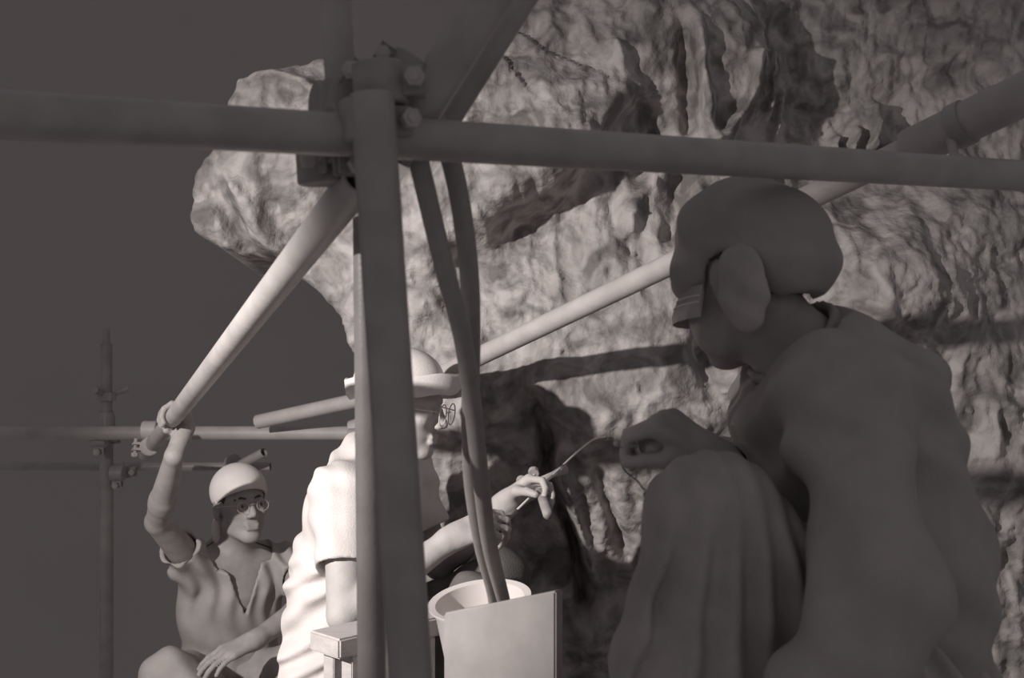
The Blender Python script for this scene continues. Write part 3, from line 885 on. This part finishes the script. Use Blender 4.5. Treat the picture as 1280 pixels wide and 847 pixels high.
# ---------- 2. man in glasses and light shirt working at the rock
def man_glasses():
    J = dict(pelvis=Vector((-.415, 2.76, .43)), neck=Vector((-.335, 2.785, .955)),
             shR=Vector((-.375, 2.61, .895)), shL=Vector((-.275, 2.945, .90)),
             elR=P(430, 768, 2.49), wrR=P(566, 672, 2.57), elL=P(548, 705, 2.93), wrL=P(632, 628, 2.80),
             hipR=Vector((-.40, 2.66, .42)), hipL=Vector((-.40, 2.86, .42)),
             knR=P(600, 757, 2.58), knL=Vector((-.03, 2.87, .655)),
             anR=Vector((-.10, 2.58, .25)), anL=Vector((-.08, 2.84, .25)),
             toeR=Vector((.05, 2.56, .19)), toeL=Vector((.07, 2.86, .19)), sole=.16)
    H = Head(P(504, 508, 2.755), (.955, -.27, -.12), (.05, 0, 1))
    root = empty('person', (-.4, 2.75, .30), 'person in spectacles, white brimmed hat and light short-sleeved shirt working at the rock', 'person')
    lo, hi = bounds(list(v for k, v in J.items() if k != 'sole') + [H(0, 0, .13), H(0, .13, 0), P(670, 600, 2.8)], .12)
    hh = .0045
    B = Sculpt(lo, hi, hh)
    torso_sdf(B, J); limbs_sdf(B, J)
    B.cap(H(0, -.02, -.05), J['neck'], .052, .058, .03)
    head_sdf(B, H)
    tR, thR = hand_sdf(B, J['wrR'], (.88, .12, .38), (.35, .75, -.75), True, [(.75, .8, .4), (.8, .9, .45), (.85, .95, .5), (.9, 1.0, .5)], .05, (.35, .25, .15), 1.0, .5)
    tL, thL = hand_sdf(B, J['wrL'], (.75, -.25, .5), (.45, -.75, -.5), False, [(.7, .8, .5), (.8, .8, .5), (.9, .9, .5), (1.0, .9, .5)], .06, (.4, .3, .15), 1.0, .5)
    link('body', B.mesh('body'), M_SKIN, root)
    up, r, f, M = torso_frame(J)
    S = Sculpt(lo, hi, hh)
    torso_sdf(S, J, .02, .05)
    S.ell(J['pelvis'] + up * .22 - f * .03, (.16, .12, .22), M, .05)
    S.ell(J['pelvis'] + up * .06, (.192, .152, .15), M, .04)
    for s in 'LR': S.cap(J['sh' + s], J['sh' + s].lerp(J['el' + s], .68), .070, .066, .05)
    wz = J['pelvis'].z
    S.folds(lambda x, y, z: .0035 * wave(x, y, z, (.35, -.2, .9), 80) + .009 * wave(x, y, z, (-.45, .2, .85), 105, .6, 1.2) * np.clip((.80 - z) * 7, 0, 1)
            + .006 * wave(x, y, z, (.9, .3, .25), 95, 2.0, .9) * np.clip((z - .66) * 6, 0, 1) * np.clip((-.36 - x) * 14, 0, 1))
    de = (J['elR'] - J['shR']).normalized(); S.cut_disc(J['neck'].lerp(H(0, -.02, -.05), .42), H(0, -.02, -.05) - J['neck'], .12)
    gx, gy, gz = S.grid()
    for s in 'LR':
        de = (J['el' + s] - J['sh' + s]).normalized(); c = J['sh' + s].lerp(J['el' + s], .60)
        sl, X, Y, Z = S.win(np.array(c) - .1, np.array(c) + .12, .0)
        pl = (X - c.x) * de.x + (Y - c.y) * de.y + (Z - c.z) * de.z
        t = np.sqrt((X - c.x - pl * de.x) ** 2 + (Y - c.y - pl * de.y) ** 2 + (Z - c.z - pl * de.z) ** 2)
        cut = np.maximum(-pl, t - .092)
        S.f[sl] = np.maximum(S.f[sl], np.where(t < .1, -cut, -1))
        S.cap(c - de * .012, c + de * .05, .057, .062, .004, True)
    S.half(J['pelvis'] + up * .0, -up)
    garment_from(S, B)
    link('shirt', S.mesh('shirt'), M_CLOTH, root)
    S = Sculpt(lo, hi, .0055)
    S.ell(J['pelvis'] + up * .02, (.168, .128, .125), M, .04)
    for s in 'LR':
        k, a = J['kn' + s], J['an' + s]
        S.cap(J['hip' + s], k, .100, .074, .05); S.cap(k, a + Vector((0, 0, .02)), .072, .058, .03)
    S.folds(lambda x, y, z: .005 * wave(x, y, z, (.9, .2, .4), 70) + .003 * wave(x, y, z, (.3, .4, .9), 50))
    S.half(J['anR'] + Vector((0, 0, -.02)), (0, 0, -1))
    B2 = Sculpt(lo, hi, .0055); torso_sdf(B2, J); limbs_sdf(B2, J)
    garment_from(S, B2)
    link('trousers', S.mesh('trousers'), M_BLACKCLOTH, root)
    # hair
    lo2, hi2 = bounds([H(0, 0, .03)], .17); Mh = np.array(H.M)
    S = Sculpt(lo2, hi2, .004)
    S.ell(H(0, -.016, .03), (.079, .097, .088), Mh, .01); S.half(H(0, -.05, -.05), H.M @ Vector((0, -.3, -1))); S.half(H(0, .02, 0), H.M @ Vector((0, 1, -.4)))
    for s in (-1, 1): S.ell(H(s * .08, .01, -.02), (.03, .03, .045), Mh, .004, True)
    link('hair', S.mesh('hair', 1), M_HAIR, root)
    eyes(H, root); shoes(J, root)
    glasses(H, root, .112, (.024, .025), rt=.0016)
    # hat: round crown, upturned band-like brim, tipped back a little
    HT = Head(H(0, 0, 0), (.955, -.27, .05), (.05, 0, 1))
    S = Sculpt(lo2, hi2, .004)
    S.ell(HT(0, -.008, .055), (.092, .112, .090), np.array(HT.M), .01); S.half(HT(0, 0, .028), HT.M @ Vector((0, 0, -1))); S.ell(HT(0, -.008, .03), (.082, .102, .095), np.array(HT.M), .004, True)
    S.folds(lambda x, y, z: .0015 * wave(x, y, z, (.6, .1, .8), 70))
    ht = link('brimmed_hat', S.mesh('brimmed_hat', 1), M_WHITE, root); ht['label'] = 'white round-crowned hat with upturned brim'
    bm = bmesh.new(); seg = 56; prof = [(.0, .030), (.020, .024), (.030, .036), (.033, .068), (.029, .073), (.025, .068), (.021, .040), (.0, .037)]
    rings = []
    for (o, z) in prof:
        rings.append([bm.verts.new(HT((.092 + o * .8) * math.cos(2 * math.pi * k / seg), -.004 + (.110 + o * (1 + .25 * math.sin(2 * math.pi * k / seg))) * math.sin(2 * math.pi * k / seg), z + .002 * math.sin(k * .9))) for k in range(seg)])
    for i in range(len(rings)):
        a, b = rings[i], rings[(i + 1) % len(rings)]
        for k in range(seg): bm.faces.new((a[k], a[(k + 1) % seg], b[(k + 1) % seg], b[k]))
    bmesh.ops.recalc_face_normals(bm, faces=bm.faces)
    soft_edges(sub('brim', bm, M_WHITE, ht), 50)
    # thin bent rod and the tool in the other hand
    g = thR.lerp(tR[0], .5)
    p0 = g + Vector((-.05, -.01, -.045)); q0 = P(645, 638, 2.68)
    def onrock(u, v, off):
        p = P(u, v, 3.1)
        for _ in range(6): p = P(u, v, rock_y(p.x, p.z) - off)
        return p
    tip = onrock(757, 546, .012)
    e1 = P(742, 549, tip.y - .03); e0 = P(720, 566, tip.y - .09)
    rd = empty('thin_rod', g, 'thin bright bent rod held up to the lit rock', 'rod')
    bm = bmesh.new(); add_tube(bm, [q0] + smooth_path([q0.lerp(e0, .5), e0, e1, tip], 8), .0026, 8); obj('rod', bm, M_ROD, rd, True)
    bm = bmesh.new(); add_tube(bm, [p0, g, q0], [.009, .010, .007], 12); obj('grip', bm, M_IRON, rd, True)
    bm = bmesh.new(); bmesh.ops.create_uvsphere(bm, u_segments=10, v_segments=6, radius=.005, matrix=Matrix.Translation(tip)); obj('tip', bm, M_IRON, rd, True)
    c0 = tL[1].lerp(thL, .5)
    tl = empty('hand_tool', c0, 'small knobbed metal tool in the hand beside the thin rod', 'tool')
    c1 = P(672, 602, 2.86); c2 = P(706, 586, 2.93)
    bm = bmesh.new(); add_tube(bm, [c0 - (c1 - c0) * .8, c0, c1], [.011, .012, .010], 14); obj('handle', bm, M_IRON, tl, True)
    bm = bmesh.new(); add_tube(bm, [c1, c1.lerp(c2, .6), c2], [.009, .008, .013], 12); obj('nozzle', bm, M_PALE_STEEL, tl, True)
    for (uu, vv) in ((652, 603), (667, 592)):
        k = P(uu, vv, 2.80); bm = bmesh.new(); add_tube(bm, [k, k + Vector((.0, .012, .006))], [.013, .013], 10); obj('knob', bm, M_PALE_STEEL, tl)
        bm = bmesh.new(); add_tube(bm, [k, k.lerp(c1, .8)], .004, 8); obj('stem', bm, M_PALE_STEEL, tl)
man_glasses()

# ---------- 3. bare-armed man sitting low, gripping the sloping tube
def man_arm():
    t = 0.96
    grip = D1[0] + (D1[1] - D1[0]) * .0
    best = 1e9
    for k in range(1000):
        p = D1[0] + (D1[1] - D1[0]) * k / 999; vv = 423.5 - (p.z - CH) / p.y * F
        if abs(vv - 522) < best: best = abs(vv - 522); grip = p
    J = dict(pelvis=Vector((-.93, 3.82, .14)), neck=P(290, 702, 3.76),
             shR=P(243, 706, 3.66), shL=P(358, 706, 3.84),
             elR=P(197, 652, 3.44), wrR=Vector((0, 0, 0)), elL=P(396, 748, 3.62), wrL=P(318, 800, 3.40),
             hipR=Vector((-1.02, 3.76, .13)), hipL=Vector((-.84, 3.80, .13)),
             knR=P(212, 846, 3.36), knL=Vector((-.52, 3.52, .27)),
             anR=Vector((-.74, 3.27, .085)), anL=Vector((-.80, 3.52, .085)),
             toeR=Vector((-.60, 3.20, .03)), toeL=Vector((-.93, 3.42, .03)), sole=0.0)
    dd = (D1[1] - D1[0]).normalized()
    J['wrR'] = grip + Vector((.005, -.0, -.105)) + Vector((.0, -.01, 0))
    H = Head(P(301, 632, 3.68), (.54, -.82, .14), (-.05, 0, 1))
    root = empty('person', (-.93, 3.7, 0), 'person in a white cap and loose grey tee shirt gripping the sloping tube', 'person')
    lo, hi = bounds(list(v for k, v in J.items() if k != 'sole') + [H(0, 0, .13), grip + Vector((0, 0, .06))], .115)
    hh = .0042
    B = Sculpt(lo, hi, hh)
    torso_sdf(B, J); limbs_sdf(B, J)
    B.cap(H(0, -.02, -.05), J['neck'], .050, .055, .03)
    head_sdf(B, H)
    # gripping hand: palm behind the tube, fingers wrapped over it
    w = J['wrR']; n_ = (grip - (w + Vector((0, 0, .09)))); 
    ax = dd; side = Vector((-.75, -.30, .0)); side = (side - ax * side.dot(ax)).normalized()
    palm_c = grip + Vector((.02, .045, -.0))
    B.cap(w, palm_c + Vector((0, -.0, -.03)), .025, .028, .010)
    nrm = frame_from(ax)
    e1 = (Vector((0, -1, 0)) - ax * Vector((0, -1, 0)).dot(ax)).normalized(); e2 = ax.cross(e1).normalized()
    if e2.x > 0: e2 = -e2
    for i in range(4):
        off = ax * (-.036 + .023 * i)
        pts = []
        for a in (200, 150, 105, 62, 25, -8):
            rr = .0242 + .0105
            pts.append(grip + off + (e1 * math.cos(math.radians(a)) + e2 * math.sin(math.radians(a))) * rr)
        B.cap(palm_c * .3 + pts[0] * .7, pts[1], .015, .0125, .01)
        for k in range(1, 5): B.cap(pts[k], pts[k + 1], .0100 - .0006 * k, .0095 - .0006 * k, .003)
    pts = [grip + ax * .045 + (e1 * math.cos(math.radians(a)) + e2 * math.sin(math.radians(a))) * .036 for a in (-165, -120, -75, -35)]
    B.cap(palm_c, pts[0], .02, .016, .012)
    for k in range(3): B.cap(pts[k], pts[k + 1] + ax * -.01 * k, .0125 - .001 * k, .0115 - .001 * k, .005)
    hand_sdf(B, J['wrL'], (-.75, -.55, -.25), (-.1, .2, -1), False, [(.25, .3, .25)] * 4, .08)
    link('body', B.mesh('body'), M_SKIN_D, root)
    up, r, f, M = torso_frame(J)
    S = Sculpt(lo, hi, hh)
    torso_sdf(S, J, .018, .05)
    for s in 'LR': S.cap(J['sh' + s], J['sh' + s].lerp(J['el' + s], .5), .062, .060, .04)
    neck = J['neck']
    S.folds(lambda x, y, z: .006 * wave(x, y, z, (.95, .3, .1), 105, .4, 1.4) * np.clip((z - .28) * 6, .25, 1) + .003 * wave(x, y, z, (.4, .2, .9), 60))
    S.cut_disc(neck.lerp(H(0, -.02, -.05), .30), H(0, -.02, -.05) - neck, .12)
    for s in 'LR':
        de = (J['el' + s] - J['sh' + s]).normalized(); c = J['sh' + s].lerp(J['el' + s], .42)
        sl, X, Y, Z = S.win(np.array(c) - .1, np.array(c) + .12, .0)
        pl = (X - c.x) * de.x + (Y - c.y) * de.y + (Z - c.z) * de.z
        tt = np.sqrt((X - c.x - pl * de.x) ** 2 + (Y - c.y - pl * de.y) ** 2 + (Z - c.z - pl * de.z) ** 2)
        S.f[sl] = np.maximum(S.f[sl], np.where(tt < .1, -np.maximum(-pl, tt - .094), -1))
        S.cap(c - de * .01, c + de * .05, .051, .056, .004, True)
    # deep V neck
    q = neck + f * .12
    for i in range(7):
        t = i / 6; cc = neck + f * (.075 + .05 * t) + up * (.03 - .13 * t)
        S.ell(cc, (.062 * (1 - t) + .008, .06, .03), M, .006, True)
    S.half(J['pelvis'] - up * .05, -up)
    garment_from(S, B)
    link('tee_shirt', S.mesh('tee_shirt'), M_TEE, root)
    S = Sculpt(lo, hi, .006)
    S.ell(J['pelvis'] + up * .02, (.165, .125, .12), M, .04)
    for s in 'LR':
        k, a = J['kn' + s], J['an' + s]
        S.cap(J['hip' + s], k, .104, .078, .05); S.cap(k, a.lerp(k, .06), .078, .066, .03)
    S.folds(lambda x, y, z: .004 * wave(x, y, z, (.6, .6, .4), 70))
    S.half((0, 0, .006), (0, 0, -1))
    B2 = Sculpt(lo, hi, .006); torso_sdf(B2, J); limbs_sdf(B2, J); garment_from(S, B2)
    link('trousers', S.mesh('trousers'), M_TROUSER, root)
    lo2, hi2 = bounds([H(0, 0, .02)], .18); Mh = np.array(H.M)
    S = Sculpt(lo2, hi2, .004)
    S.ell(H(0, -.016, .03), (.079, .097, .088), Mh, .01); S.half(H(0, -.05, -.05), H.M @ Vector((0, -.3, -1))); S.half(H(0, .03, 0), H.M @ Vector((0, 1, -.4)))
    for s in (-1, 1): S.ell(H(s * .08, .01, -.02), (.03, .03, .045), Mh, .004, True)
    link('hair', S.mesh('hair', 1), M_HAIR, root)
    eyes(H, root); shoes(J, root)
    for s in (-1, 1):
        bm = bmesh.new(); add_tube(bm, [H(s * .014, .0875, .021), H(s * .03, .088, .026), H(s * .048, .074, .020)], [.003, .004, .002], 8); obj('eyebrow', bm, M_HAIR, root, True)
    glasses(H, root, .106, (.019, .017), M_ROD, .0007)
    # cap: tight white dome with band and neck cloth
    S = Sculpt(lo2, hi2, .004)
    S.ell(H(0, -.012, .050), (.087, .107, .088), Mh, .01); S.half(H(0, .09, .050), H.M @ Vector((0, .42, -1))); S.ell(H(0, -.012, .03), (.078, .098, .092), Mh, .004, True)
    cp = link('dome_cap', S.mesh('dome_cap', 1), M_WHITE, root); cp['label'] = 'tight white dome cap'
    pts = [H(.088 * math.cos(a), -.012 + .108 * math.sin(a), .050 + (-.09 - .012 + .0 + .108 * math.sin(a)) * .42 + .038) for a in [2 * math.pi * k / 40 for k in range(41)]]
    S = Sculpt(lo2, hi2, .004)
    S.ell(H(0, -.085, -.075), (.075, .022, .075), Mh, .01); S.ell(H(0, -.05, -.075), (.062, .035, .1), Mh, .004, True)
    link('neck_cloth', S.mesh('neck_cloth', 1), M_WHITE, root)
    bm = bmesh.new(); add_tube(bm, [H(.02, .092, .050), H(.024, .098, .056), H(.030, .094, .050), H(.034, .088, .046)], .0014, 6); sub('clip', bm, M_WIRE, cp)
man_arm()
